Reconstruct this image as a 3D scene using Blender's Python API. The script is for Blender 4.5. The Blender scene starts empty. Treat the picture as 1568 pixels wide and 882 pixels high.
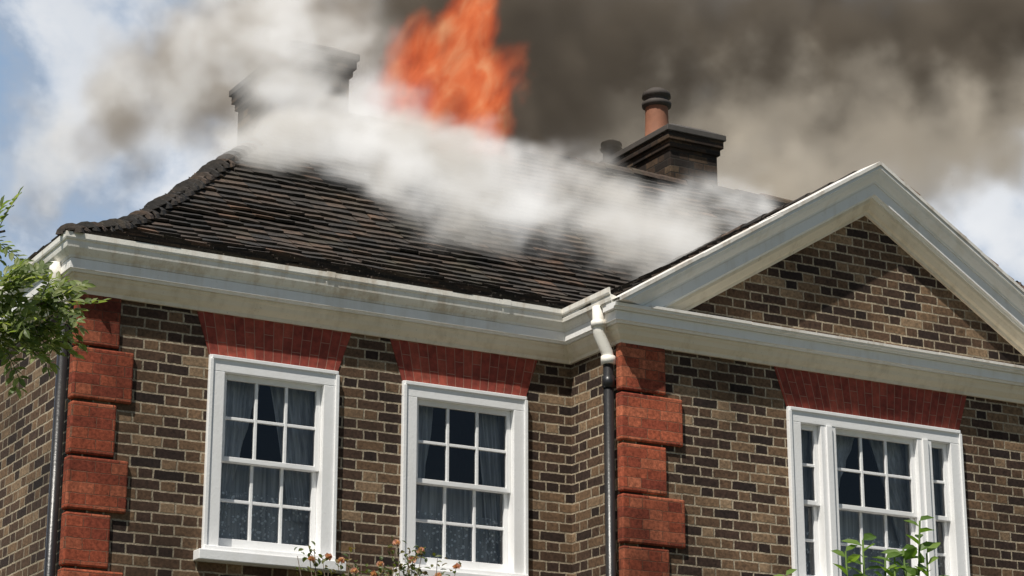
import bpy, math, random
from mathutils import Vector, Matrix, noise as mn
random.seed(7)
R=random.random
def U(a,b): return a+(b-a)*R()
sc=bpy.context.scene
sc.view_settings.view_transform='Standard'
sc.view_settings.look='None'
sc.view_settings.exposure=0
COL=sc.collection

# ---------------------------------------------------------------- helpers
class MB:
    def __init__(s): s.v=[]; s.f=[]
    def box(s,x0,x1,y0,y1,z0,z1):
        b=len(s.v)
        s.v+=[(x0,y0,z0),(x1,y0,z0),(x1,y1,z0),(x0,y1,z0),(x0,y0,z1),(x1,y0,z1),(x1,y1,z1),(x0,y1,z1)]
        s.f+=[(b,b+3,b+2,b+1),(b+4,b+5,b+6,b+7),(b,b+1,b+5,b+4),(b+1,b+2,b+6,b+5),(b+2,b+3,b+7,b+6),(b+3,b,b+4,b+7)]
    def poly(s,pts):
        b=len(s.v); s.v+=[tuple(p) for p in pts]; s.f.append(tuple(range(b,b+len(pts))))
    def tube(s,pts,rad,n=8):
        rings=[]
        for i,p in enumerate(pts):
            p=Vector(p)
            a=Vector(pts[max(i-1,0)]); c=Vector(pts[min(i+1,len(pts)-1)])
            d=(c-a).normalized()
            e=d.orthogonal().normalized() if i==0 else (pe-d*pe.dot(d)).normalized()
            pe=e
            g=d.cross(e)
            r=rad[i] if isinstance(rad,(list,tuple)) else rad
            b=len(s.v)
            for k in range(n):
                t=2*math.pi*k/n
                s.v.append(tuple(p+(e*math.cos(t)+g*math.sin(t))*r))
            rings.append(b)
        for i in range(len(rings)-1):
            for k in range(n):
                k2=(k+1)%n
                s.f.append((rings[i]+k,rings[i]+k2,rings[i+1]+k2,rings[i+1]+k))
        s.f.append(tuple(rings[0]+k for k in reversed(range(n))))
        s.f.append(tuple(rings[-1]+k for k in range(n)))
    def lathe(s,cx,cy,prof,n=20):
        rings=[]
        for r,z in prof:
            b=len(s.v); rings.append(b)
            for k in range(n):
                t=2*math.pi*k/n
                s.v.append((cx+r*math.cos(t),cy+r*math.sin(t),z))
        for i in range(len(rings)-1):
            for k in range(n):
                k2=(k+1)%n
                s.f.append((rings[i]+k,rings[i]+k2,rings[i+1]+k2,rings[i+1]+k))
    def obj(s,name,mat,parent=None,smooth=False,bevel=0,loc=None):
        me=bpy.data.meshes.new(name); me.from_pydata(s.v,[],s.f); me.update()
        if mat: me.materials.append(mat)
        if smooth:
            for p in me.polygons: p.use_smooth=True
        o=bpy.data.objects.new(name,me); COL.objects.link(o)
        if parent: o.parent=parent
        if loc: o.location=loc
        if bevel:
            m=o.modifiers.new('bevel','BEVEL'); m.width=bevel; m.segments=2; m.limit_method='ANGLE'
        return o
def empty(name):
    o=bpy.data.objects.new(name,None); COL.objects.link(o); return o

class NB:
    def __init__(s,nt): s.nt=nt; s.n=nt.nodes; s.l=nt.links
    def put(s,sock,v):
        if v is None: return
        if isinstance(v,bpy.types.NodeSocket): s.l.new(v,sock)
        else: sock.default_value=v
    def m(s,op,a,b=None,c=None,clamp=False):
        nd=s.n.new('ShaderNodeMath'); nd.operation=op; nd.use_clamp=clamp
        s.put(nd.inputs[0],a); s.put(nd.inputs[1],b); s.put(nd.inputs[2],c)
        return nd.outputs[0]
    def vm(s,op,a,b=None,scale=None):
        nd=s.n.new('ShaderNodeVectorMath'); nd.operation=op
        s.put(nd.inputs[0],a); s.put(nd.inputs[1],b)
        if scale is not None: s.put(nd.inputs['Scale'],scale)
        return nd.outputs['Value'] if op in('LENGTH','DISTANCE','DOT_PRODUCT') else nd.outputs[0]
    def noise(s,vec,scale,detail=4,rough=.55,dist=0,col=False):
        nd=s.n.new('ShaderNodeTexNoise'); s.put(nd.inputs['Vector'],vec)
        nd.inputs['Scale'].default_value=scale; nd.inputs['Detail'].default_value=detail
        nd.inputs['Roughness'].default_value=rough; nd.inputs['Distortion'].default_value=dist
        return nd.outputs['Color'] if col else nd.outputs[0]
    def mr(s,v,a,b,c=0.,d=1.,kind='SMOOTHSTEP'):
        nd=s.n.new('ShaderNodeMapRange'); nd.interpolation_type=kind
        s.put(nd.inputs[0],v)
        for i,q in enumerate((a,b,c,d)): s.put(nd.inputs[i+1],q)
        return nd.outputs[0]
    def mix(s,f,a,b,blend='MIX'):
        nd=s.n.new('ShaderNodeMix'); nd.data_type='RGBA'; nd.blend_type=blend
        s.put(nd.inputs[0],f)
        s.put(nd.inputs[6],a if isinstance(a,bpy.types.NodeSocket) else (*a,1)); s.put(nd.inputs[7],b if isinstance(b,bpy.types.NodeSocket) else (*b,1))
        return nd.outputs[2]
    def ramp(s,f,stops):
        nd=s.n.new('ShaderNodeValToRGB'); s.put(nd.inputs[0],f)
        cr=nd.color_ramp
        while len(cr.elements)<len(stops): cr.elements.new(.5)
        for e,(p,c) in zip(cr.elements,stops): e.position=p; e.color=(*c,1)
        return nd.outputs[0]
    def xyz(s,v):
        nd=s.n.new('ShaderNodeSeparateXYZ'); s.put(nd.inputs[0],v); return nd.outputs
    def comb(s,x,y,z):
        nd=s.n.new('ShaderNodeCombineXYZ'); s.put(nd.inputs[0],x); s.put(nd.inputs[1],y); s.put(nd.inputs[2],z); return nd.outputs[0]
def newmat(name):
    m=bpy.data.materials.new(name); m.use_nodes=True
    nb=NB(m.node_tree); bs=m.node_tree.nodes['Principled BSDF']
    tc=nb.n.new('ShaderNodeTexCoord').outputs['Object']
    return m,nb,bs,tc
def bump(nb,bs,h,strength=.5,dist=.01):
    b=nb.n.new('ShaderNodeBump'); b.inputs['Strength'].default_value=strength; b.inputs['Distance'].default_value=dist
    nb.put(b.inputs['Height'],h); nb.l.new(b.outputs[0],bs.inputs['Normal'])

# ---------------------------------------------------------------- materials
def brick_mat(name,stops,mortar,mw=.0055,stain=.5,soot=0.):
    m,nb,bs,tc=newmat(name)
    w=nb.vm('SCALE',nb.vm('SUBTRACT',nb.noise(tc,9,3,col=True),(.5,.5,.5)),scale=.014)
    X=nb.xyz(nb.vm('ADD',tc,w))
    u0=nb.m('ADD',nb.m('ADD',X[0],X[1]),60.); v0=nb.m('ADD',X[2],.03)
    row=nb.m('FLOOR',nb.m('DIVIDE',v0,.075)); fr=nb.m('SUBTRACT',v0,nb.m('MULTIPLY',row,.075))
    u=nb.m('ADD',u0,nb.m('MULTIPLY',nb.m('MODULO',row,2.),.16875))
    mm=nb.m('MODULO',u,.3375); cell=nb.m('FLOOR',nb.m('DIVIDE',u,.3375))
    isH=nb.m('GREATER_THAN',mm,.225)
    left=nb.m('SUBTRACT',mm,nb.m('MULTIPLY',isH,.225)); wd=nb.m('SUBTRACT',.225,nb.m('MULTIPLY',isH,.1125))
    dx=nb.m('MINIMUM',left,nb.m('SUBTRACT',wd,left)); dy=nb.m('MINIMUM',fr,nb.m('SUBTRACT',.075,fr))
    d=nb.m('ADD',nb.m('MINIMUM',dx,dy),nb.m('MULTIPLY',nb.m('SUBTRACT',nb.noise(tc,55,3),.5),.008))
    mask=nb.mr(d,mw*.7,mw*1.4)
    wn=nb.n.new('ShaderNodeTexWhiteNoise'); wn.noise_dimensions='2D'
    nb.put(wn.inputs['Vector'],nb.comb(nb.m('ADD',nb.m('MULTIPLY',cell,2.),isH),row,0.))
    col=nb.ramp(wn.outputs['Value'],stops)
    n1=nb.noise(tc,38,5,.65); n2=nb.noise(tc,1.1,4,.6); n3=nb.noise(tc,120,2)
    col=nb.mix(1.,col,nb.ramp(n1,[(.3,(.5,.5,.5)),(.7,(1.5,1.45,1.4))]),'MULTIPLY')
    mcol=nb.mix(nb.mr(n1,.35,.65),mortar,tuple(c*.5 for c in mortar))
    c=nb.mix(mask,mcol,col)
    c=nb.mix(1.,c,nb.ramp(n2,[(.3,(1-stain*.6,)*3),(.7,(1+stain*.35,)*3)]),'MULTIPLY')
    if soot: c=nb.mix(soot,c,(.02,.018,.016))
    nb.l.new(c,bs.inputs['Base Color']); bs.inputs['Roughness'].default_value=.9
    bs.inputs['Specular IOR Level'].default_value=.25
    h=nb.m('ADD',nb.m('MULTIPLY',mask,.7),nb.m('ADD',nb.m('MULTIPLY',n1,.4),nb.m('ADD',nb.m('MULTIPLY',n3,.2),nb.m('MULTIPLY',wn.outputs['Value'],.35))))
    bump(nb,bs,h,.6,.008)
    return m
brown=[(0,(.026,.018,.016)),(.3,(.062,.038,.028)),(.62,(.112,.068,.042)),(.88,(.185,.118,.07)),(1,(.27,.19,.12))]
M_BRICK=brick_mat('brown_brick',brown,(.48,.4,.29),.006,.75)
M_SOOT=brick_mat('sooty_brick',brown,(.07,.06,.05),.005,soot=.6)
red=[(0,(.21,.048,.029)),(.5,(.32,.078,.04)),(1,(.43,.14,.076))]
M_QUOIN=brick_mat('red_quoin_brick',red,(.24,.12,.075),.0022,1.)
def arch_mat():
    m,nb,bs,tc=newmat('red_arch_brick')
    X=nb.xyz(tc)
    u=nb.m('ADD',nb.m('DIVIDE',X[0],nb.m('ADD',1.,nb.m('MULTIPLY',X[2],.42))),30.)
    col_i=nb.m('FLOOR',nb.m('DIVIDE',u,.068)); f=nb.m('SUBTRACT',u,nb.m('MULTIPLY',col_i,.068))
    v=nb.m('ADD',nb.m('ADD',X[2],3.),nb.m('MULTIPLY',nb.m('MODULO',col_i,2.),.1))
    r=nb.m('FLOOR',nb.m('DIVIDE',v,.2)); fv=nb.m('SUBTRACT',v,nb.m('MULTIPLY',r,.2))
    d=nb.m('MINIMUM',nb.m('MINIMUM',f,nb.m('SUBTRACT',.068,f)),nb.m('MINIMUM',fv,nb.m('SUBTRACT',.2,fv)))
    mask=nb.mr(d,.0014,.0036)
    wn=nb.n.new('ShaderNodeTexWhiteNoise'); wn.noise_dimensions='2D'; nb.put(wn.inputs['Vector'],nb.comb(col_i,r,0.))
    col=nb.ramp(wn.outputs['Value'],[(0,(.21,.036,.023)),(.6,(.28,.05,.031)),(1,(.35,.075,.045))])
    n1=nb.noise(tc,14,5,.6)
    col=nb.mix(1.,col,nb.ramp(n1,[(.3,(.6,.6,.6)),(.7,(1.35,1.3,1.3))]),'MULTIPLY')
    c=nb.mix(mask,(.33,.17,.12),col)
    nb.l.new(c,bs.inputs['Base Color']); bs.inputs['Roughness'].default_value=.88
    bump(nb,bs,nb.m('ADD',mask,nb.m('MULTIPLY',n1,.5)),.5,.005)
    return m
M_ARCH=arch_mat()
def paint(name,base,dirt,amt=.5,rough=.5):
    m,nb,bs,tc=newmat(name)
    n1=nb.noise(tc,3.,6,.65); st=nb.noise(nb.vm('MULTIPLY',tc,(14.,14.,2.2)),1.,5,.6); n3=nb.noise(tc,55,4,.6)
    f=nb.mr(nb.m('ADD',nb.m('MULTIPLY',n1,.5),nb.m('MULTIPLY',st,.5)),.46,.68,0,amt)
    c=nb.mix(f,base,dirt)
    c=nb.mix(nb.mr(n3,.62,.75,0,amt*.8),c,tuple(x*.45 for x in dirt))
    nb.l.new(c,bs.inputs['Base Color']); bs.inputs['Roughness'].default_value=rough
    bump(nb,bs,nb.m('ADD',n3,nb.m('MULTIPLY',n1,1.)),.25,.006)
    return m
M_WHITE=paint('white_window_paint',(.9,.9,.9),(.74,.72,.67),.3,.4)
M_FASCIA=paint('white_fascia_paint',(.9,.89,.87),(.66,.6,.5),.4)
M_GUTTER=paint('gutter_paint',(.88,.85,.78),(.45,.33,.2),.6)
M_CREAM=paint('cream_cornice_paint',(.84,.75,.6),(.52,.42,.28),.5,.6)
M_LEAD=paint('weathered_lead',(.8,.77,.72),(.38,.29,.2),.8,.6)
M_BLACK=paint('black_pipe_paint',(.018,.018,.02),(.05,.045,.04),.4,.35)
def tile_mat():
    m,nb,bs,tc=newmat('clay_roof_tiles')
    g=nb.n.new('ShaderNodeNewGeometry')
    col=nb.ramp(g.outputs['Random Per Island'],[(0,(.016,.014,.013)),(.35,(.03,.024,.02)),(.7,(.048,.035,.027)),(.94,(.07,.047,.034)),(1,(.12,.07,.045))])
    n1=nb.noise(tc,24,5,.65); n2=nb.noise(tc,1.6,5,.65); n4=nb.noise(nb.vm('ADD',tc,(7.,3.,1.)),.9,5,.65)
    col=nb.mix(1.,col,nb.ramp(n1,[(.3,(.5,.5,.5)),(.72,(1.7,1.65,1.55))]),'MULTIPLY')
    col=nb.mix(nb.mr(n2,.5,.68,0,.6),col,(.08,.068,.042))
    col=nb.mix(nb.mr(n4,.52,.66,0,.65),col,(.014,.013,.012))
    col=nb.mix(nb.mr(nb.noise(tc,60,3),.66,.74,0,.5),col,(.22,.2,.16))
    nb.l.new(col,bs.inputs['Base Color']); bs.inputs['Roughness'].default_value=.8
    bump(nb,bs,n1,.6,.012)
    return m
M_TILE=tile_mat()
def simple(name,col,rough=.8,var=.3,scale=12):
    m,nb,bs,tc=newmat(name)
    n=nb.noise(tc,scale,5,.6)
    c=nb.mix(n,tuple(x*(1-var) for x in col),tuple(x*(1+var) for x in col))
    nb.l.new(c,bs.inputs['Base Color']); bs.inputs['Roughness'].default_value=rough
    bump(nb,bs,n,.3,.01)
    return m
M_POT=simple('terracotta_pot',(.28,.12,.07)); M_POTD=simple('sooty_pot_cap',(.06,.05,.045))
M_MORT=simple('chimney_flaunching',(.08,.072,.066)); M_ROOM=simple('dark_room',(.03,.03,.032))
M_BARK=simple('bark',(.12,.09,.065),.9,.4,30)
def curtain_mat():
    m,nb,bs,tc=newmat('grey_curtain')
    n=nb.noise(nb.vm('MULTIPLY',tc,(30.,30.,1.5)),1.,3)
    nb.l.new(nb.ramp(n,[(.3,(.3,.31,.34)),(.7,(.78,.79,.83))]),bs.inputs['Base Color']); bs.inputs['Roughness'].default_value=.9
    return m
def lace_mat():
    m,nb,bs,tc=newmat('lace_net')
    v=nb.n.new('ShaderNodeTexVoronoi'); nb.put(v.inputs['Vector'],tc); v.inputs['Scale'].default_value=30
    n=nb.noise(tc,45,2,.5)
    a=nb.mr(nb.m('ADD',v.outputs['Distance'],nb.m('MULTIPLY',n,.7)),.5,.85,.98,.1)
    bs.inputs['Base Color'].default_value=(.9,.92,.97,1)
    tr=nb.n.new('ShaderNodeBsdfTransparent'); mx=nb.n.new('ShaderNodeMixShader')
    nb.put(mx.inputs[0],a); nb.l.new(tr.outputs[0],mx.inputs[1]); nb.l.new(bs.outputs[0],mx.inputs[2])
    nb.l.new(mx.outputs[0],m.node_tree.nodes['Material Output'].inputs[0])
    return m
def glass_mat():
    m,nb,bs,tc=newmat('window_glass')
    tr=nb.n.new('ShaderNodeBsdfTransparent'); gl=nb.n.new('ShaderNodeBsdfGlossy'); gl.inputs['Roughness'].default_value=.02
    tr.inputs[0].default_value=(.95,.96,.96,1)
    b=nb.n.new('ShaderNodeBump'); b.inputs['Strength'].default_value=.08; b.inputs['Distance'].default_value=.02
    nb.put(b.inputs['Height'],nb.noise(tc,5,2)); nb.l.new(b.outputs[0],gl.inputs['Normal'])
    fr=nb.n.new('ShaderNodeFresnel'); fr.inputs[0].default_value=1.5
    mx=nb.n.new('ShaderNodeMixShader'); nb.put(mx.inputs[0],nb.m('ADD',nb.m('MULTIPLY',fr.outputs[0],1.1),.02,clamp=True))
    nb.l.new(tr.outputs[0],mx.inputs[1]); nb.l.new(gl.outputs[0],mx.inputs[2])
    nb.l.new(mx.outputs[0],m.node_tree.nodes['Material Output'].inputs[0])
    return m
M_CURT=curtain_mat(); M_LACE=lace_mat(); M_GLASS=glass_mat()
def leaf_mat(name,cols,trans=.35):
    m,nb,bs,tc=newmat(name)
    g=nb.n.new('ShaderNodeNewGeometry')
    col=nb.ramp(g.outputs['Random Per Island'],cols)
    nb.l.new(col,bs.inputs['Base Color']); bs.inputs['Roughness'].default_value=.5
    tl=nb.n.new('ShaderNodeBsdfTranslucent'); nb.l.new(nb.mix(1.,col,(1.5,1.6,.7),'MULTIPLY'),tl.inputs[0])
    mx=nb.n.new('ShaderNodeMixShader'); mx.inputs[0].default_value=trans
    nb.l.new(bs.outputs[0],mx.inputs[1]); nb.l.new(tl.outputs[0],mx.inputs[2])
    nb.l.new(mx.outputs[0],m.node_tree.nodes['Material Output'].inputs[0])
    return m
M_ROWAN=leaf_mat('rowan_leaves',[(0,(.1,.14,.045)),(.6,(.18,.23,.075)),(1,(.32,.34,.15))],.5)
M_SHRUB=leaf_mat('shrub_leaves',[(0,(.08,.15,.025)),(.6,(.14,.23,.035)),(1,(.22,.32,.07))],.45)
M_ROSEL=leaf_mat('rose_leaves',[(0,(.05,.08,.02)),(.6,(.1,.13,.03)),(1,(.2,.14,.05))])
M_ROSE=leaf_mat('rose_petals',[(0,(.6,.3,.22)),(1,(.75,.5,.4))],.3)

# ---------------------------------------------------------------- HOUSE
house=empty('brick_house')
W=12.46; DPT=5.74; WX0,WX1,WY=3.90,8.56,-.73; ZB=5.935; XC=6.23
def wall_holes(mb,axis,const,u0,u1,z0,z1,holes,flip=False):
    us=sorted(set([u0,u1]+[h[0] for h in holes]+[h[1] for h in holes]))
    zs=sorted(set([z0,z1]+[h[2] for h in holes]+[h[3] for h in holes]))
    for i in range(len(us)-1):
        for j in range(len(zs)-1):
            cu=(us[i]+us[i+1])/2; cz=(zs[j]+zs[j+1])/2
            if any(h[0]<cu<h[1] and h[2]<cz<h[3] for h in holes): continue
            q=[(us[i],zs[j]),(us[i+1],zs[j]),(us[i+1],zs[j+1]),(us[i],zs[j+1])]
            pts=[(a,const,b) if axis=='y' else (const,a,b) for a,b in q]
            if flip: pts=pts[::-1]
            mb.poly(pts)
WIN=[(.95,1.94,4.24,5.62,0),(2.46,3.50,4.24,5.62,0),(W-1.94,W-.95,4.24,5.62,0),(W-3.5,W-2.46,4.24,5.62,0),
     (5.38,7.08,4.24,5.62,WY)]
WING=[(a,b,1.0,2.6,y) for a,b,_,_,y in WIN]
allw=WIN+WING
mb=MB()
wall_holes(mb,'y',0,0,WX0,0,ZB+.3,[w[:4] for w in allw if w[4]==0 and w[1]<WX0])
wall_holes(mb,'y',0,WX1,W,0,ZB+.3,[w[:4] for w in allw if w[4]==0 and w[0]>WX1])
wall_holes(mb,'y',WY,WX0,WX1,0,6.2,[w[:4] for w in allw if w[4]==WY])
mb.poly([(WX0,WY,6.2),(WX1,WY,6.2),(XC,WY,7.62)])
wall_holes(mb,'x',0,0,DPT,0,ZB+.3,[],True); wall_holes(mb,'x',W,0,DPT,0,ZB+.3,[])
wall_holes(mb,'x',WX0,WY,0,0,ZB+.3,[],True); wall_holes(mb,'x',WX1,WY,0,0,ZB+.3,[])
wall_holes(mb,'y',DPT,0,W,0,ZB+.3,[],True)
mb.obj('walls',M_BRICK,house)

# quoins
mb=MB()
def quoins(x,y,nar,wid,sgn=1,side=.07):
    z=5.93; i=0
    while z>.05:
        w=(nar if i%2==0 else wid)*(1+U(-.02,.02)); z0=max(z-.358,0.)
        p=.03 if i%2 else .024
        if sgn>0: mb.box(x-p,x+w,y-p,y+side,z0,z)
        else: mb.box(x-w,x+p,y-p,y+side,z0,z)
        z-=.378; i+=1
quoins(0,0,.29,.40); quoins(W,0,.29,.40,-1)
quoins(WX0,WY,.37,.52,1,.05); quoins(WX1,WY,.37,.52,-1,.05)
mb.obj('corner_quoins',M_QUOIN,house,bevel=.012)

# windows
frame=MB(); sash=MB(); sill=MB(); glass=MB(); curt=MB(); lace=MB(); room=MB()
def curtain_sheet(mb,fx0,fx1,y,z0,z1,nx=60,nz=14,amp=.018,freq=95,ph=0):
    b=len(mb.v)
    for j in range(nz+1):
        t=j/nz; z=z0+(z1-z0)*t; a=fx0(t); c=fx1(t)
        for i in range(nx+1):
            s=i/nx; x=a+(c-a)*s
            mb.v.append((x,y+amp*math.sin(freq*s*(c-a+.35)+ph+2*math.sin(3*s+ph))+.01*math.sin(31*s),z))
    for j in range(nz):
        for i in range(nx):
            k=b+j*(nx+1)+i; mb.f.append((k,k+1,k+nx+2,k+nx+1))
def window(x0,x1,z0,z1,y,k):
    fw=.115; yf=y-.028; yb=y+.13
    frame.box(x0,x1,yf,yb,z1-fw,z1)                       # head
    frame.box(x0,x0+fw,yf,yb,z0,z1-fw); frame.box(x1-fw,x1,yf,yb,z0,z1-fw)
    frame.box(x0+.012,x1-.012,yf-.012,yf,z1-.03,z1-.002)
    for xa,xb in((x0-.002,x0+.026),(x1-.026,x1+.002)): frame.box(xa,xb,yf-.012,yf,z0,z1-.03)
    sill.box(x0-.055,x1+.055,y-.105,y+.1,z0-.075,z0-.004); sill.box(x0+.001,x1-.001,y-.05,y+.12,z0-.004,z0+.035)
    wide=(x1-x0)>1.4
    if wide:
        a,b=x0+fw,x1-fw; sw=.19; mw=.145
        lights=[(a,a+sw,1),(a+sw+mw,b-sw-mw,3),(b-sw,b,1)]
        for q in(a+sw,b-sw-mw):
            frame.box(q,q+mw,yf+.004,yb,z0+.035,z1-fw); frame.box(q+.045,q+.1,yf-.012,yf+.004,z0+.035,z1-fw)
    else: lights=[(x0+fw,x1-fw,3)]
    zi0=z0+.036; zi1=z1-fw; zm=(zi0+zi1)/2+.01
    for a,b,n in lights:
        for (za,zb,yy,bot,top) in((zm-.018,zi1,y+.02,.035,.04),(zi0,zm+.018,y+.058,.075,.036)):
            st=.036; ya,yb2=yy,yy+.036
            sash.box(a+.001,a+st,ya,yb2,za,zb); sash.box(b-st,b-.001,ya,yb2,za,zb)
            sash.box(a+st,b-st,ya,yb2,za,za+bot); sash.box(a+st,b-st,ya,yb2,zb-top,zb)
            gw=(b-a-2*st)
            for i in range(1,n):
                xx=a+st+gw*i/n; sash.box(xx-.011,xx+.011,ya+.004,yb2-.004,za+bot,zb-top)
            zz=(za+bot+zb-top)/2
            for i in range(n):
                xa=a+st+gw*i/n+(.011 if i else 0); xb=a+st+gw*(i+1)/n-(.011 if i<n-1 else 0)
                sash.box(xa,xb,ya+.006,yb2-.006,zz-.011,zz+.011)
            glass.poly([(a+st,ya+.02,za+bot),(b-st,ya+.02,za+bot),(b-st,ya+.02,zb-top),(a+st,ya+.02,zb-top)])
    xm=(x0+x1)/2+U(-.03,.03); h=(x1-x0)/2; yc=y+.17
    def Ledge(t): return xm-h*(.0+.55*(1-t)**.9) if k!=1 else xm-h*(.55-.25*t)
    def Redge(t): return xm+h*(.02+.42*(1-t)**.9) if k!=1 else xm+h*(.35+.2*(1-t))
    curtain_sheet(curt,lambda t:x0+.02,Ledge,yc,z0+.3,z1,ph=k); curtain_sheet(curt,Redge,lambda t:x1-.02,yc,z0+.3,z1,ph=k+2)
    curtain_sheet(curt,lambda t:x0+.02,lambda t:x1-.02,yc+.05,z0,z0+.5*(z1-z0),ph=k+5,amp=.012)
    curtain_sheet(lace,lambda t:x0+.03,lambda t:x1-.03,yc-.04,z0,z0+.33*(z1-z0),ph=k+1,amp=.01,freq=60)
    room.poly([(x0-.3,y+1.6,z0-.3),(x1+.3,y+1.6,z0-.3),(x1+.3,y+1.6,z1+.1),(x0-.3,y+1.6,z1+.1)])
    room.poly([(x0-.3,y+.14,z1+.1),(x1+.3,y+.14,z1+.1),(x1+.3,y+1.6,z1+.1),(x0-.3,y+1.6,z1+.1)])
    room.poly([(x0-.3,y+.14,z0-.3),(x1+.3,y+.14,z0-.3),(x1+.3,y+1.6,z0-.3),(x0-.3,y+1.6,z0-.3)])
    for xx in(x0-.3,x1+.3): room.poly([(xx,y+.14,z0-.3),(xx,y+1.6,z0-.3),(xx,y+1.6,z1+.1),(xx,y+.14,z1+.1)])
for k,w in enumerate(allw): window(*w,k)
frame.obj('window_frames',M_WHITE,house,bevel=.004); sash.obj('window_sashes',M_WHITE,house,bevel=.003)
sill.obj('window_sills',M_WHITE,house,bevel=.006); glass.obj('window_glass',M_GLASS,house)
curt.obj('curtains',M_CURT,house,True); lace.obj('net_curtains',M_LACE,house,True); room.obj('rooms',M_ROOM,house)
for (x0,x1,z0,z1,y) in allw:
    h=(x1-x0)/2; H=(.308 if z1>4 else .3); sp=.105; p=-.006
    mb=MB(); b=0
    mb.v=[(-h,p,.003),(h,p,.003),(h+sp,p,H),(-h-sp,p,H),(-h,.05,.003),(h,.05,.003),(h+sp,.05,H),(-h-sp,.05,H)]
    mb.f=[(0,1,2,3),(0,4,5,1),(1,5,6,2),(3,2,6,7),(0,3,7,4)]
    mb.obj('flat_brick_arch',M_ARCH,house,loc=((x0+x1)/2,y,z1))

# cornice sweeps
def sweep(mb,path,prof,caps=True):
    n=len(path); rings=[]
    def nr(i): 
        dx=path[i+1][0]-path[i][0]; dy=path[i+1][1]-path[i][1]; L=math.hypot(dx,dy); return (dy/L,-dx/L)
    for i in range(n):
        if i==0: o=nr(0)
        elif i==n-1: o=nr(n-2)
        else: a=nr(i-1); c=nr(i); o=(a[0]+c[0],a[1]+c[1])
        b=len(mb.v); rings.append(b)
        for (q,z) in prof: mb.v.append((path[i][0]+o[0]*q,path[i][1]+o[1]*q,z))
    m=len(prof)
    for i in range(n-1):
        for k in range(m-1):
            mb.f.append((rings[i]+k,rings[i+1]+k,rings[i+1]+k+1,rings[i]+k+1))
    if caps: mb.f.append(tuple(rings[0]+k for k in range(m))); mb.f.append(tuple(rings[-1]+k for k in reversed(range(m))))
full=[(0,DPT),(0,0),(WX0,0),(WX0,WY),(WX1,WY),(WX1,0),(W,0),(W,DPT),(0.001,DPT)]
mb=MB(); sweep(mb,full,[(-.02,5.925),(.022,5.925),(.026,5.95),(.04,5.962),(.06,5.985),(.072,6.015),(.085,6.03),(.09,6.046),(-.02,6.046)],False)
mb.obj('cornice_bed_mould',M_CREAM,house)
mb=MB(); sweep(mb,full,[(-.02,6.046),(.105,6.048),(.112,6.062),(.125,6.066),(.125,6.135),(-.02,6.135)],False)
mb.obj('fascia',M_FASCIA,house)
gp=[(.05,6.137),(.128,6.137),(.132,6.155),(.15,6.175),(.168,6.2),(.172,6.225),(.172,6.245),(.182,6.25),(.186,6.262),(.186,6.298),(.172,6.3),(.168,6.25),(.05,6.22)]
mb=MB(); sweep(mb,[(0,DPT),(0,0),(WX0,0),(WX0,WY-.125)],gp); sweep(mb,[(WX1,WY-.125),(WX1,0),(W,0),(W,DPT)],gp)
mb.obj('gutters',M_GUTTER,house)
mb=MB()
gp2=[(.13,6.134),(.135,6.152),(.153,6.172),(.171,6.198),(.176,6.225),(.176,6.244),(.186,6.248),(.19,6.262),(.19,6.302)]
for x in(1.75,3.2): sweep(mb,[(x,0),(x+.07,0)],gp2,False)
mb.obj('gutter_joint',M_GUTTER,house)
mb=MB(); sweep(mb,[(WX0-.16,WY),(WX1+.16,WY)],[(0,6.137),(.15,6.137),(.155,6.15),(.175,6.155),(.18,6.178),(.0,6.2)])
mb.obj('pediment_base_cornice',M_FASCIA,house)
mb=MB()
x=WX0+.15
while x<WX1-.2:
    L=min(.9,WX1-.15-x); dz=U(0,.006); mb.v; b=len(mb.v)
    for xx in (x,x+L):
        mb.v+=[(xx,WY-.187,6.165+dz),(xx,WY-.187,6.186+dz),(xx,WY-.0,6.21+dz),(xx,WY-.0,6.165)]
    mb.f+=[(b,b+4,b+5,b+1),(b+1,b+5,b+6,b+2),(b,b+1,b+2,b+3),(b+4,b+7,b+6,b+5),(b,b+3,b+7,b+4)]
    x+=L+.006
mb.obj('lead_flashing',M_LEAD,house)
# raking cornices
SL=.6; APZ=7.69
import bmesh
def rake(name,prof,mat,zcut=6.19):
    mb=MB(); xs=[WX0-.2,XC,WX1+.2]
    m=len(prof); 
    for x in xs:
        for (o,dz) in prof: mb.v.append((x,WY-o,APZ-SL*abs(x-XC)+dz))
    for i in range(2):
        for k in range(m):
            k2=(k+1)%m
            mb.f.append((i*m+k,(i+1)*m+k,(i+1)*m+k2,i*m+k2))
    mb.f.append(tuple(range(m))); mb.f.append(tuple(reversed(range(2*m,3*m))))
    ob=mb.obj(name,mat,house)
    bm=bmesh.new(); bm.from_mesh(ob.data)
    g=bm.verts[:]+bm.edges[:]+bm.faces[:]
    r=bmesh.ops.bisect_plane(bm,geom=g,plane_co=(0,0,zcut),plane_no=(0,0,1),clear_inner=True)
    bmesh.ops.holes_fill(bm,edges=[e for e in bm.edges if e.is_boundary],sides=0)
    bmesh.ops.recalc_face_normals(bm,faces=bm.faces[:])
    bm.to_mesh(ob.data); bm.free()
rake('raking_bed_mould',[(-.02,-.39),(.025,-.39),(.03,-.365),(.055,-.35),(.08,-.31),(.095,-.295),(.098,-.27),(-.02,-.27)],M_CREAM)
rake('raking_fascia',[(-.02,-.268),(.115,-.268),(.12,-.255),(.14,-.25),(.14,-.16),(-.02,-.16)],M_FASCIA)
rake('raking_cyma',[(-.02,-.158),(.15,-.158),(.155,-.14),(.17,-.125),(.2,-.09),(.215,-.06),(.225,-.055),(.225,-.012),(-.02,-.012)],M_FASCIA)

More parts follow.
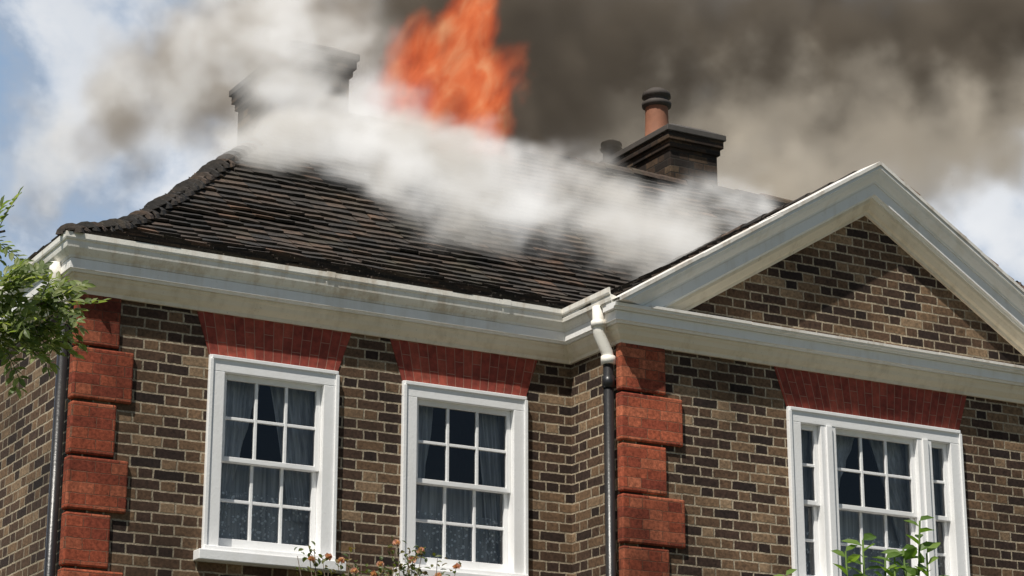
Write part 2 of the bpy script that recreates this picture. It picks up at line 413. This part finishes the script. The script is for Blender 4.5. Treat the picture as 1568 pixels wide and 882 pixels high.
# ---- roof
PR=[(-.175,6.285),(0,6.36),(.35,6.54),(.72,6.82),(1.1,7.15),(1.55,7.57),(2.2,8.15),(2.87,8.77)]
def smooth_profile(P):
    out=[]
    for i in range(len(P)-1):
        p0=P[max(i-1,0)];p1=P[i];p2=P[i+1];p3=P[min(i+2,len(P)-1)]
        for k in range(8):
            t=k/8
            out.append(tuple(.5*((2*p1[j])+(-p0[j]+p2[j])*t+(2*p0[j]-5*p1[j]+4*p2[j]-p3[j])*t*t+(-p0[j]+3*p1[j]-3*p2[j]+p3[j])*t**3) for j in(0,1)))
    out.append(P[-1]); return out
def arclen(P,g):
    L=[0]
    for i in range(1,len(P)): L.append(L[-1]+math.hypot(P[i][0]-P[i-1][0],P[i][1]-P[i-1][1]))
    def at(s):
        s=max(0,min(s,L[-1]))
        for i in range(1,len(L)):
            if s<=L[i]+1e-9:
                f=(s-L[i-1])/(L[i]-L[i-1]); a=P[i-1]; b=P[i]
                return (a[0]+(b[0]-a[0])*f,a[1]+(b[1]-a[1])*f)
        return P[-1]
    return at,L[-1]
SP=smooth_profile(PR)
def tiles(mb,P,amin,amax,fmap,gauge=.1,tw=.165,th=.02):
    at,LL=arclen(P,gauge); n=int(LL/gauge)
    for r in range(n+1):
        s=r*gauge; t0,z0=at(s); t1,z1=at(s+gauge*1.35)
        if abs(t1-t0)<1e-6: continue
        a0=amin(t0); a1=amax(t0)
        ln=math.hypot(t1-t0,z1-z0); nx,nz=-(z1-z0)/ln,(t1-t0)/ln
        a=a0-(.5*tw if r%2 else 0)-.02
        while a<a1:
            w=tw-.003; j=U(-.005,.007)+.02*mn.noise(Vector((a*.9,r*.2,3))); sk=U(-.005,.005); sl=U(-.007,.007)
            if R()<.03: sl-=.025
            A=max(a,a0-.02); B=min(a+w,a1+.02)
            if B-A>.02:
                h0=th+.012+j; h1=.004
                q=[]
                for (aa,dj) in((A,sk),(B,-sk)):
                    q.append([(aa,t0+nx*(h0+dj)-sl*nz,z0+nz*(h0+dj)+sl*nx),(aa,t0+nx*(h0+dj-th)-sl*nz,z0+nz*(h0+dj-th)+sl*nx),(aa,t1+nx*h1,z1+nz*h1)])
                b=len(mb.v)
                for c in q:
                    for p in c: mb.v.append(fmap(*p))
                mb.f+=[(b,b+3,b+5,b+2),(b,b+1,b+4,b+3),(b,b+2,b+1),(b+3,b+4,b+5)]
            a+=tw
mb=MB()
tiles(mb,SP,lambda t:max(t,-.175),lambda t:W-t,lambda a,t,z:(a,t,z))
mb.obj('front_roof_tiles',M_TILE,house)
mb=MB()
tiles(mb,SP,lambda t:max(t,-.175),lambda t:DPT-t,lambda a,t,z:(t,a,z))
tiles(mb,SP,lambda t:max(t,-.175),lambda t:DPT-t,lambda a,t,z:(W-t,a,z))
mb.obj('hip_end_roof_tiles',M_TILE,house)
mb=MB()
for i in range(len(SP)-1):
    (t0,z0),(t1,z1)=SP[i],SP[i+1]; z0-=.006; z1-=.006
    mb.poly([(t0,t0,z0),(W-t0,t0,z0),(W-t1,t1,z1),(t1,t1,z1)])
    mb.poly([(t0,DPT-t0,z0),(W-t0,DPT-t0,z0),(W-t1,DPT-t1,z1),(t1,DPT-t1,z1)])
    mb.poly([(t0,t0,z0),(t0,DPT-t0,z0),(t1,DPT-t1,z1),(t1,t1,z1)])
    mb.poly([(W-t0,t0,z0),(W-t0,DPT-t0,z0),(W-t1,DPT-t1,z1),(W-t1,t1,z1)])
mb.obj('roof_deck',M_TILE,house)
# wing gable roof
WP=[(0,6.215),(XC-WX0+.15,APZ-.045)]
mb=MB()
for sgn in(1,-1):
    fm=(lambda a,t,z:(WX0-.16+t,a,z)) if sgn>0 else (lambda a,t,z:(WX1+.16-t,a,z))
    tiles(mb,WP,lambda t:WY-.0,lambda t:.6+t*.55,fm,th=.016)
mb.obj('wing_roof_tiles',M_TILE,house)
mb=MB()
for s in(1,-1):
    e=XC-s*(XC-WX0+.17); mb.poly([(e,WY-.05,6.19),(e,2.2,6.19),(XC,2.2,APZ-.06),(XC,WY-.05,APZ-.06)])
mb.obj('wing_roof_deck',M_TILE,house)
mb=MB()
x=WX0-.16
while x<XC-.01:
    x2=min(x+.75,XC); dz=U(0,.006)
    za=APZ-SL*(XC-x)+dz; zb=APZ-SL*(XC-x2)+dz
    for X in(lambda q:q,lambda q:2*XC-q):
        mb.poly([(X(x),WY-.235,za-.03),(X(x2),WY-.235,zb-.03),(X(x2),WY-.235,zb),(X(x),WY-.235,za)])
        mb.poly([(X(x),WY-.235,za),(X(x2),WY-.235,zb),(X(x2),WY+.02,zb+.008),(X(x),WY+.02,za+.008)])
    x=x2+.0
mb.obj('verge_flashing',M_LEAD,house)
mb=MB(); x=.1
while x<XC-WX0+.1:
    xx=XC+x; z=APZ-SL*x+U(.008,.016); w=.155; z2=z-SL*w
    y0=WY-.2+U(-.01,.01)
    b=len(mb.v); mb.v+=[(xx,y0,z),(xx+w,y0,z2),(xx+w,WY+.1,z2),(xx,WY+.1,z),(xx,y0,z+.014),(xx+w,y0,z2+.03),(xx+w,WY+.1,z2+.03),(xx,WY+.1,z+.014)]
    mb.f+=[(b,b+3,b+2,b+1),(b+4,b+5,b+6,b+7),(b,b+1,b+5,b+4),(b+1,b+2,b+6,b+5),(b+3,b,b+4,b+7)]
    x+=.158
mb.obj('verge_tiles',simple('red_verge_tiles',(.2,.1,.06),.9,.5,20),house)
# hip + ridge tiles
mb=MB()
def bonnet(mb,p0,p1,side,r0,r1,lift):
    b=len(mb.v); n=7; up=Vector((0,0,1))
    for p,r,l in((p0,r0,lift),(p1,r1,0.)):
        for k in range(n+1):
            t=math.pi*k/n
            mb.v.append(tuple(Vector(p)+side*(math.cos(t)*r)+up*(math.sin(t)*r*.75+l-.03)))
    for k in range(n): mb.f.append((b+k,b+k+1,b+n+2+k,b+n+1+k))
    mb.f.append(tuple(b+k for k in range(n+1)))
at,LL=arclen([(t*math.sqrt(2),z) for t,z in SP],.1)
hips=[(0,0,1,1),(W,0,-1,1),(0,DPT,1,-1),(W,DPT,-1,-1)]
for hx,hy,sx,sy in hips:
    s=0.02
    while s<LL-.1:
        t0,z0=at(s); t1,z1=at(s+.17); t0/=math.sqrt(2); t1/=math.sqrt(2)
        j=U(-.012,.014)
        bonnet(mb,(hx+sx*t0,hy+sy*t0,z0+j),(hx+sx*t1,hy+sy*t1,z1+j*.5),Vector((sx,-sy,0)).normalized(),.105+U(-.012,.012),.08,.03)
        s+=.115
x=2.87
while x<W-2.87:
    j=U(-.008,.008)
    bonnet(mb,(x,DPT/2,8.77+j),(x+.32,DPT/2,8.77+j),Vector((0,1,0)),.11,.105,.01); x+=.31
y=WY+.05
while y<1.9:
    j=U(-.004,.004); bonnet(mb,(XC,y,APZ-.04+j),(XC,y+.32,APZ-.04+j),Vector((1,0,0)),.085,.08,.01); y+=.31
mb.obj('hip_and_ridge_tiles',M_TILE,house)

# chimneys
def chimney(x0,x1,y0,y1,ztop,zb,pots):
    mb=MB(); i=.07
    mb.box(x0+i,x1-i,y0+i,y1-i,zb,ztop-.24)
    mb.box(x0+.045,x1-.045,y0+.045,y1-.045,ztop-.24,ztop-.17)
    mb.box(x0+.02,x1-.02,y0+.02,y1-.02,ztop-.17,ztop-.09)
    mb.obj('chimney_stack',M_SOOT,house,bevel=.006)
    mb=MB(); mb.box(x0,x1,y0,y1,ztop-.09,ztop-.03)
    b=len(mb.v)
    mb.v+=[(x0+.01,y0+.01,ztop-.03),(x1-.01,y0+.01,ztop-.03),(x1-.01,y1-.01,ztop-.03),(x0+.01,y1-.01,ztop-.03)]
    c=.15; mb.v+=[(x0+c,y0+c,ztop+.05),(x1-c,y0+c,ztop+.05),(x1-c,y1-c,ztop+.05),(x0+c,y1-c,ztop+.05)]
    mb.f+=[(b,b+1,b+5,b+4),(b+1,b+2,b+6,b+5),(b+2,b+3,b+7,b+6),(b+3,b,b+4,b+7),(b+4,b+5,b+6,b+7)]
    mb.obj('chimney_cap',M_MORT,house,bevel=.006)
    for (px,py,h,r) in pots:
        z=ztop
        mb=MB(); mb.lathe(px,py,[(r*1.1,z),(r*1.12,z+.06),(r*.98,z+.09),(r*.92,z+h*.45),(r*.9,z+h*.68)]); mb.obj('chimney_pot',M_POT if h>.5 else M_POTD,house,True)
        mb=MB(); mb.lathe(px,py,[(r*.9,z+h*.68),(r*1.15,z+h*.7),(r*1.18,z+h*.76),(r*.95,z+h*.79),(r*.95,z+h*.84),(r*1.15,z+h*.86),(r*1.1,z+h*.93),(r*.6,z+h),(0.01,z+h+.01)]); mb.obj('chimney_pot_cowl',M_POTD,house,True)
chimney(2.62,3.30,2.6,4.0,9.33,7.9,[])
chimney(6.84,7.54,3.0,4.95,9.47,7.9,[(7.19,3.72,.64,.13),(7.19,4.6,.36,.1)])

# downpipes
mb=MB(); mb.tube([(-.155,.10,6.15),(-.155,.10,6.06),(-.15,.10,6.02),(-.085,.10,5.86),(-.07,.10,5.8),(-.07,.10,5.72)],.042,12)
mb.tube([(3.745,-.66,6.2),(3.745,-.66,6.03),(3.75,-.66,5.99),(3.815,-.66,5.86),(3.825,-.66,5.82),(3.825,-.66,5.78)],.045,14)
mb.tube([(3.745,-.66,6.09),(3.745,-.66,6.04)],.056,14); mb.tube([(3.825,-.66,5.83),(3.825,-.66,5.77)],.054,14)
mb.obj('white_downpipe_offset',M_GUTTER,house,True)
mb=MB()
for (x,y,zt) in((-.07,.10,5.76),(3.825,-.66,5.78)):
    mb.tube([(x,y,zt),(x,y,.1)],.038,14)
    z=zt-.1
    while z>.3: mb.tube([(x,y,z),(x,y,z-.09)],.047,14); mb.box(x-.03,x+.075,y-.012,y+.012,z-.06,z-.03); z-=1.75
mb.obj('black_downpipe',M_BLACK,house,True)

# ---------------------------------------------------------------- ground
m,nb,bs,tc=newmat('grass')
n=nb.noise(tc,1.5,6,.7); n2=nb.noise(tc,90,4,.7)
nb.l.new(nb.mix(n2,nb.ramp(n,[(.3,(.03,.05,.015)),(.7,(.06,.085,.03))]),(.08,.1,.04)),bs.inputs['Base Color']); bs.inputs['Roughness'].default_value=.95
bump(nb,bs,n2,.8,.03)
mb=MB(); mb.poly([(-400,-400,0),(400,-400,0),(400,400,0),(-400,400,0)]); mb.obj('ground',m)
m,nb,bs,tc=newmat('gravel')
n=nb.noise(tc,60,5,.7)
nb.l.new(nb.ramp(n,[(.3,(.08,.068,.055)),(.7,(.2,.175,.14))]),bs.inputs['Base Color']); bs.inputs['Roughness'].default_value=.95
bump(nb,bs,n,.8,.02)
mb=MB(); mb.box(-9,22,-12,-1.6,-.05,.02); mb.obj('gravel_bounce_sheet',m)  # unseen sheet added in front to swap green grass bounce for warmer light

# ---------------------------------------------------------------- plants
def leaf(mb,base,d,nrm,L,Wd,fold=.25):
    d=d.normalized(); s=d.cross(nrm).normalized(); nn=s.cross(d)
    b=len(mb.v); p=base
    pts=[p,p+d*L*.35+s*Wd*.5+nn*Wd*fold,p+d*L*.72+s*Wd*.4+nn*Wd*fold*.6,p+d*L-nn*Wd*.2,p+d*L*.72-s*Wd*.4+nn*Wd*fold*.6,p+d*L*.35-s*Wd*.5+nn*Wd*fold,p+d*L*.5]
    mb.v+=[tuple(q) for q in pts]
    mb.f+=[(b,b+1,b+6),(b+1,b+2,b+3,b+6),(b+3,b+4,b+5,b+6),(b+5,b,b+6)]
def rv(): 
    v=Vector((U(-1,1),U(-1,1),U(-1,1)))
    return v.normalized() if v.length>.05 else Vector((0,0,1))
def pinnate(lf,st,base,d,L,n=6):
    d=d.normalized(); nrm=(Vector((-.3,-.5,1))+rv()*.6).normalized(); s=d.cross(nrm).normalized()
    pts=[]
    for i in range(n+1):
        t=i/n; pts.append(base+d*L*t-Vector((0,0,1))*L*.25*t*t)
    st.tube(pts,[.0022]*(n+1),3)
    for i in range(1,n+1):
        for sg in(1,-1):
            leaf(lf,pts[i],(s*sg+d*.55+rv()*.15),nrm+rv()*.3,L*.34*U(.8,1.1),L*.14,.15)
    leaf(lf,pts[-1],d,nrm,L*.32,L*.14,.15)
tree=empty('rowan_tree')
wood=MB(); lf=MB(); st=MB()
base=Vector((-4.1,-5.6,0))
trunk=[base,base+Vector((.05,.02,1.2)),base+Vector((0,.08,2.3)),base+Vector((.1,.0,3.3)),base+Vector((.05,.05,4.6)),base+Vector((.12,0,5.0))]
wood.tube(trunk,[.13,.11,.095,.075,.03,.015],10)
def branch(p0,p1,r,n=6,leafn=26,lfL=.17,spread=.16):
    pts=[]
    off=rv()*.12
    for i in range(n+1):
        t=i/n; pts.append(p0.lerp(p1,t)+off*math.sin(math.pi*t)+Vector((0,0,.12*math.sin(math.pi*t))))
    wood.tube(pts,[r*(1-t/n*.85) for t in range(n+1)],6)
    for k in range(leafn):
        t=U(.4,1.)**.7
        i=min(int(t*n),n-1); q=pts[i].lerp(pts[i+1],t*n-i)
        d=((p1-p0).normalized()*.6+rv()*.9); 
        tw=q+rv()*spread*U(.2,1)
        st.tube([q,tw],[.003,.002],3)
        pinnate(lf,st,tw,d,lfL*U(.7,1.15))
for k in range(30):
    a=U(0,2*math.pi); h=U(2.4,4.6); rad=U(.7,1.35)*math.sin(math.pi*min(1,(h-1.7)/3.6))
    p1=base+Vector((math.cos(a)*rad,math.sin(a)*rad,h+U(.1,.3)))
    p0=base+Vector((.05,.03,h-.5)); branch(p0,p1,.028)
for p1,nl in((Vector((-2.22,-5.78,4.38)),6),(Vector((-1.96,-5.77,4.12)),20),(Vector((-2.04,-5.72,4.02)),18),(Vector((-2.2,-5.85,4.12)),20),(Vector((-2.2,-5.8,3.96)),18)):
    p0=base+Vector((.1,0,3.2)); pts=[p0.lerp(p1,i/6)+Vector((0,0,.18*math.sin(math.pi*i/6))) for i in range(7)]
    wood.tube(pts,[.02*(1-i/7.)+.002 for i in range(7)],6)
    for k in range(nl):
        q=pts[6].lerp(pts[5],U(0,.35)); pinnate(lf,st,q+rv()*.03,Vector((1,0,.25))*.6+rv()*.85,.165*U(.75,1.1))
wood.obj('trunk_and_limbs',M_BARK,tree,True); st.obj('leaf_stalks',M_ROWAN,tree); lf.obj('crown_foliage',M_ROWAN,tree)
# tall shrub in the garden
sh=empty('garden_shrub'); wood=MB(); lf=MB()
sb=Vector((1.05,-7.15,0.02))
tips=[Vector((.90,-7.10,3.15)),Vector((.97,-7.13,3.20)),Vector((1.04,-7.18,3.12)),Vector((1.17,-7.25,3.28)),Vector((1.13,-7.2,3.17)),Vector((1.22,-7.25,3.15)),Vector((.72,-6.95,3.06)),Vector((1.08,-7.2,3.13))]
for k in range(34):
    if k<len(tips): tp=tips[k]
    else:
        a=U(0,6.28); rr=U(.1,.7); tp=sb+Vector((math.cos(a)*rr,math.sin(a)*rr,U(1.2,2.95)))
    b0=sb+Vector((U(-.15,.15),U(-.15,.15),0)); pts=[b0.lerp(tp,i/8)+Vector((U(-.015,.015),U(-.015,.015),0)) for i in range(9)]
    wood.tube(pts,[.014*(1-i/9.5)+.002 for i in range(9)],6)
    nl=26
    for q in range(nl):
        t=1-(q/nl)*.55 if k>=len(tips) else 1-(q/nl)*.2
        i=min(int(t*8),7); p=pts[i].lerp(pts[i+1],t*8-i)
        ang=q*2.4; d=Vector((math.cos(ang),math.sin(ang),U(.1,.8)))
        leaf(lf,p,d,Vector((0,-.6,1))+rv()*.5,U(.06,.1),U(.034,.05),.15)
wood.obj('stems',M_SHRUB,sh,True); lf.obj('foliage',M_SHRUB,sh)
# climbing rose on the wall
ro=empty('climbing_rose'); wood=MB(); lf=MB(); fl=MB()
for k in range(34):
    x=U(1.45,2.95); zt=4.14+.2*math.exp(-((x-2.25)/.35)**2)+U(-.25,.1)
    if x>2.6: zt+=.06
    b0=Vector((U(1.9,2.5),-.2,0)); tp=Vector((x,U(-.45,-.15),zt))
    pts=[b0.lerp(tp,i/10)+Vector((U(-.04,.04),U(-.03,.03),0)) for i in range(11)]
    wood.tube(pts,[.012*(1-i/11.)+.0015 for i in range(11)],5)
    for q in range(70):
        t=1-U(0,.6)**1.3*.9; i=min(int(t*10),9); p=pts[i].lerp(pts[i+1],t*10-i)
        leaf(lf,p+rv()*.05,rv()+Vector((0,-.2,.3)),Vector((0,-.5,1))+rv()*.5,U(.035,.055),U(.022,.032))
    if k%2==0:
        for q in range(14):
            d=(rv()+Vector((0,-.3,.8))).normalized(); leaf(fl,tp,d,rv(),.035,.03,.5)
wood.obj('stems',M_BARK,ro,True); lf.obj('foliage',M_ROSEL,ro); fl.obj('blooms',M_ROSE,ro)

# ---------------------------------------------------------------- volumes
def vol_mat(name,build,step=1.):
    m=bpy.data.materials.new(name); m.use_nodes=True; nt=m.node_tree
    for n in list(nt.nodes):
        if n.type!='OUTPUT_MATERIAL': nt.nodes.remove(n)
    nb=NB(nt); out=[n for n in nt.nodes][0]
    nb.l.new(build(nb),out.inputs['Volume'])
    try: m.cycles.volume_step_rate=step
    except Exception: pass
    return m
def smoke_build(colfn,dens,emi):
    def f(nb):
        d=nb.n.new('ShaderNodeAttribute'); d.attribute_name='density'
        tc=nb.n.new('ShaderNodeNewGeometry').outputs['Position']
        col=colfn(nb,tc)
        pv=nb.n.new('ShaderNodeVolumePrincipled')
        pv.inputs['Density Attribute'].default_value=''
        nb.put(pv.inputs['Color'],col); nb.put(pv.inputs['Density'],nb.m('MULTIPLY',d.outputs['Fac'],dens))
        pv.inputs['Anisotropy'].default_value=0.
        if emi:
            nb.put(pv.inputs['Emission Color'],col); nb.put(pv.inputs['Emission Strength'],nb.m('MULTIPLY',d.outputs['Fac'],dens*emi))  # faint glow put into the smoke in place of multiply scattered light
        return pv.outputs[0]
    return f
def volume(name,lo,hi,vox,puffs,mat,warp=.35,wscale=1.1,k=1.6,nscale=1.6,th=(.4,1.2),detail=6,stretch=(1,1,1),seed=(0,0,0),rough=.62,pw=1.,shear=0):
    me=bpy.data.meshes.new(name); o=bpy.data.objects.new(name,me); COL.objects.link(o)
    ng=bpy.data.node_groups.new(name+'_field','GeometryNodeTree')
    ng.interface.new_socket('Geometry',in_out='INPUT',socket_type='NodeSocketGeometry')
    ng.interface.new_socket('Geometry',in_out='OUTPUT',socket_type='NodeSocketGeometry')
    nb=NB(ng); go=nb.n.new('NodeGroupOutput')
    pos=nb.n.new('GeometryNodeInputPosition').outputs[0]
    q0=pos
    if shear:
        X=nb.xyz(pos); q0=nb.comb(nb.m('SUBTRACT',X[0],nb.m('MULTIPLY',X[2],shear)),X[1],X[2])
    sp=nb.vm('ADD',nb.vm('MULTIPLY',q0,stretch),seed)
    w=nb.vm('SCALE',nb.vm('SUBTRACT',nb.noise(sp,wscale,3,col=True),(.5,.5,.5)),scale=warp*2)
    p=nb.vm('ADD',pos,w)
    S=None
    for (c,r,wt) in puffs:
        if not isinstance(r,tuple): r=(r,r,r)
        q=nb.vm('DIVIDE',nb.vm('SUBTRACT',p,c),r)
        f=nb.m('MULTIPLY',nb.m('SUBTRACT',1.,nb.vm('DOT_PRODUCT',q,q),clamp=True),wt*1.5)
        S=f if S is None else nb.m('ADD',S,f)
    S=nb.m('MINIMUM',S,1.2)
    n=nb.m('SUBTRACT',nb.noise(nb.vm('ADD',sp,nb.vm('SCALE',w,scale=.8)),nscale,detail,rough),.5)
    den=nb.mr(nb.m('ADD',S,nb.m('MULTIPLY',n,k)),th[0],th[1],kind='LINEAR')
    if pw!=1: den=nb.m('POWER',den,pw)
    den=nb.m('MULTIPLY',den,nb.mr(S,.0,.35))
    vc=nb.n.new('GeometryNodeVolumeCube')
    nb.put(vc.inputs['Density'],den); vc.inputs['Min'].default_value=lo; vc.inputs['Max'].default_value=hi
    for i,a in enumerate(('Resolution X','Resolution Y','Resolution Z')): vc.inputs[a].default_value=max(8,int((hi[i]-lo[i])/vox))
    sm=nb.n.new('GeometryNodeSetMaterial'); nb.l.new(vc.outputs[0],sm.inputs[0]); sm.inputs['Material'].default_value=mat
    nb.l.new(sm.outputs[0],go.inputs[0])
    md=o.modifiers.new('smoke_field','NODES'); md.node_group=ng
    me.materials.append(mat)
    return o
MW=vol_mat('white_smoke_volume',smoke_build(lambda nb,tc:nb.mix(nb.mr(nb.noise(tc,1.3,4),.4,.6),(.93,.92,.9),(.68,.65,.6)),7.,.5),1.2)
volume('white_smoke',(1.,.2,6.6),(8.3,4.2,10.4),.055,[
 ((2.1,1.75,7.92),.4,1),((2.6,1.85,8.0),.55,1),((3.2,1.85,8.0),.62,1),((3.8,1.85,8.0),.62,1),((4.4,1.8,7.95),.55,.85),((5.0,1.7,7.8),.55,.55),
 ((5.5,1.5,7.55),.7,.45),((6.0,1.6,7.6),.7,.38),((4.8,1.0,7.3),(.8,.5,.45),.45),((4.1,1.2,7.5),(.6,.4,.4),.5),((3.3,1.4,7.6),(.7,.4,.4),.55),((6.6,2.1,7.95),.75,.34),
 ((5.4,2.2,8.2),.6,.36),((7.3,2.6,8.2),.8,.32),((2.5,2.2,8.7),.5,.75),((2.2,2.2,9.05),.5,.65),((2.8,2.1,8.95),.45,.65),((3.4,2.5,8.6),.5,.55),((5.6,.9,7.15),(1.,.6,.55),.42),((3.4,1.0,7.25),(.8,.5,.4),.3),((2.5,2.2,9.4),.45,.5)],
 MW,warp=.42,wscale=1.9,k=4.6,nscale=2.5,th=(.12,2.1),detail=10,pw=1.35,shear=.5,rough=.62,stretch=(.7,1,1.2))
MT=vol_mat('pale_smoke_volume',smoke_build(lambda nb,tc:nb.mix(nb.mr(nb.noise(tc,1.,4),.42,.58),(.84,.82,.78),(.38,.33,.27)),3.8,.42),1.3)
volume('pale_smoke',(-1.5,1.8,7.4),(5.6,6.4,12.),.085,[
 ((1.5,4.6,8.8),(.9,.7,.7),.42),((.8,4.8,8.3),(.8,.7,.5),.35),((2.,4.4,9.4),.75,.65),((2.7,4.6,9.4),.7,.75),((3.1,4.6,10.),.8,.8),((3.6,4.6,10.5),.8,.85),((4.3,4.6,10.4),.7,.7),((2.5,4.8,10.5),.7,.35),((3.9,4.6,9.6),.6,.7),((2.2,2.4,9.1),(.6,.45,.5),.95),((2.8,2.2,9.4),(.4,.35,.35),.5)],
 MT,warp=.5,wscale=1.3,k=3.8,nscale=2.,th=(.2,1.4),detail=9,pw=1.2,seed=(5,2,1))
def dark_col(nb,tc):
    X=nb.xyz(tc)
    h=nb.m('ADD',nb.m('SUBTRACT',X[2],nb.m('MULTIPLY',X[0],.25)),nb.m('MULTIPLY',nb.m('SUBTRACT',nb.noise(tc,1.1,6,.6),.5),3.4))
    f=nb.mr(h,7.6,8.8)
    f=nb.m('MAXIMUM',f,nb.mr(X[0],8.,6.6))
    return nb.mix(f,(.82,.74,.62),(.19,.16,.125))
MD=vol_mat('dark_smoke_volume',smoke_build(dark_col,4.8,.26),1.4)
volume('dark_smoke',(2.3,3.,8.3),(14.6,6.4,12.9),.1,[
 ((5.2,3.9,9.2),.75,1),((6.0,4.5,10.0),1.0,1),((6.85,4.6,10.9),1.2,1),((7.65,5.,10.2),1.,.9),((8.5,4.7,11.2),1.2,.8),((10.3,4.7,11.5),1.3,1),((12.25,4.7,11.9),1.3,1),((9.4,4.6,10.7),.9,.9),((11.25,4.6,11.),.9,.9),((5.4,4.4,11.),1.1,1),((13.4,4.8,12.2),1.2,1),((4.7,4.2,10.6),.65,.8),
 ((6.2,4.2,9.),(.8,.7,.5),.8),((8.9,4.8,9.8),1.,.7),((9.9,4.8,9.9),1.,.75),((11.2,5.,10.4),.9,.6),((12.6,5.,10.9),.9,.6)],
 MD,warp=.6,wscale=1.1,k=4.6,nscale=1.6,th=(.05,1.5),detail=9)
def flame_build(nb):
    d=nb.n.new('ShaderNodeAttribute'); d.attribute_name='density'
    tc=nb.n.new('ShaderNodeNewGeometry').outputs['Position']
    X=nb.xyz(tc); q=nb.comb(nb.m('SUBTRACT',X[0],nb.m('MULTIPLY',X[2],.35)),X[1],nb.m('MULTIPLY',X[2],.5))
    n=nb.noise(q,5.,6,.65,.6)
    col=nb.ramp(nb.m('ADD',nb.m('MULTIPLY',d.outputs['Fac'],.35),nb.m('MULTIPLY',nb.m('SUBTRACT',n,.37),2.6)),[(0,(.16,.035,.018)),(.3,(.56,.085,.032)),(.62,(.9,.19,.06)),(1,(1.,.5,.25))])
    em=nb.n.new('ShaderNodeEmission'); nb.put(em.inputs[0],col); nb.put(em.inputs[1],nb.m('MULTIPLY',d.outputs['Fac'],4.3))
    ab=nb.n.new('ShaderNodeVolumeAbsorption'); ab.inputs[0].default_value=(.05,.05,.05,1); nb.put(ab.inputs[1],nb.m('MULTIPLY',d.outputs['Fac'],4.6))
    ad=nb.n.new('ShaderNodeAddShader'); nb.l.new(em.outputs[0],ad.inputs[0]); nb.l.new(ab.outputs[0],ad.inputs[1]); return ad.outputs[0]
MF=vol_mat('flame_volume',flame_build)
volume('flames',(2.8,2.,8.1),(6.,3.5,10.9),.04,[
 ((4.15,2.5,8.55),(.5,.3,.4),.9),((3.9,2.7,9.05),(.55,.3,.5),.95),((4.4,2.75,9.1),(.55,.3,.5),.9),((4.15,2.8,9.5),(.55,.3,.45),.9),((4.75,2.8,9.45),(.4,.3,.45),.85),((4.5,2.8,9.95),(.38,.3,.45),.85),((4.6,2.6,8.55),(.28,.3,.4),.9),((4.6,2.8,10.4),(.28,.3,.4),.75)],
 MF,warp=.34,wscale=2.6,k=3.9,nscale=2.7,th=(.2,1.65),stretch=(1,1,.5),detail=7,shear=.4,rough=.6)

# ---------------------------------------------------------------- light, sky, camera
EL=math.radians(59); sd=Vector((-.84,-.54,0)).normalized()
S=Vector((sd.x*math.cos(EL),sd.y*math.cos(EL),math.sin(EL)))
L=bpy.data.lights.new('sun','SUN'); L.energy=5.; L.angle=math.radians(.5); L.color=(1,.95,.86)
lo=bpy.data.objects.new('sun',L); COL.objects.link(lo); lo.rotation_euler=S.to_track_quat('Z','Y').to_euler()
wd=bpy.data.worlds.new('World'); sc.world=wd; wd.use_nodes=True; nb=NB(wd.node_tree)
for n in list(wd.node_tree.nodes): wd.node_tree.nodes.remove(n)
sky=nb.n.new('ShaderNodeTexSky'); sky.sky_type='NISHITA'; sky.sun_disc=False; sky.sun_elevation=EL; sky.sun_rotation=math.atan2(sd.x,sd.y)%(2*math.pi)
bg1=nb.n.new('ShaderNodeBackground'); nb.l.new(sky.outputs[0],bg1.inputs[0]); bg1.inputs[1].default_value=.05
bg2=nb.n.new('ShaderNodeBackground')
tc=nb.n.new('ShaderNodeTexCoord').outputs['Generated']
v=nb.vm('ADD',nb.vm('MULTIPLY',tc,(1.,1.,1.3)),(2.3,4.1,1.4))
n1=nb.noise(v,5.,8,.55,.2); n2=nb.noise(v,7.,5,.5)
cl=nb.mix(nb.mr(n2,.35,.65),(.68,.72,.78),(.88,.9,.93))
haze=nb.mr(n1,.41,.57)
nb.put(bg2.inputs[0],nb.mix(haze,(.42,.66,1.),cl)); bg2.inputs[1].default_value=.95
bank=nb.mr(nb.vm('DOT_PRODUCT',tc,(.47,.83,.29)),.15,.8,.03,1.)   # bright clouds and haze stay behind the house, cleared elsewhere to cut fill light
mx=nb.n.new('ShaderNodeMixShader'); nb.put(mx.inputs[0],nb.m('MULTIPLY',nb.m('MAXIMUM',haze,.55),bank))
nb.l.new(bg1.outputs[0],mx.inputs[1]); nb.l.new(bg2.outputs[0],mx.inputs[2])
wo=nb.n.new('ShaderNodeOutputWorld'); nb.l.new(mx.outputs[0],wo.inputs[0])
cam=bpy.data.cameras.new('camera'); cam.lens=78.64; cam.sensor_width=36; cam.clip_end=2000; cam.clip_start=.1
co=bpy.data.objects.new('camera',cam); COL.objects.link(co); co.location=(-4.65,-14.2,1.6)
co.rotation_euler=(math.radians(90+16.6),0,math.radians(-29.5)); sc.camera=co
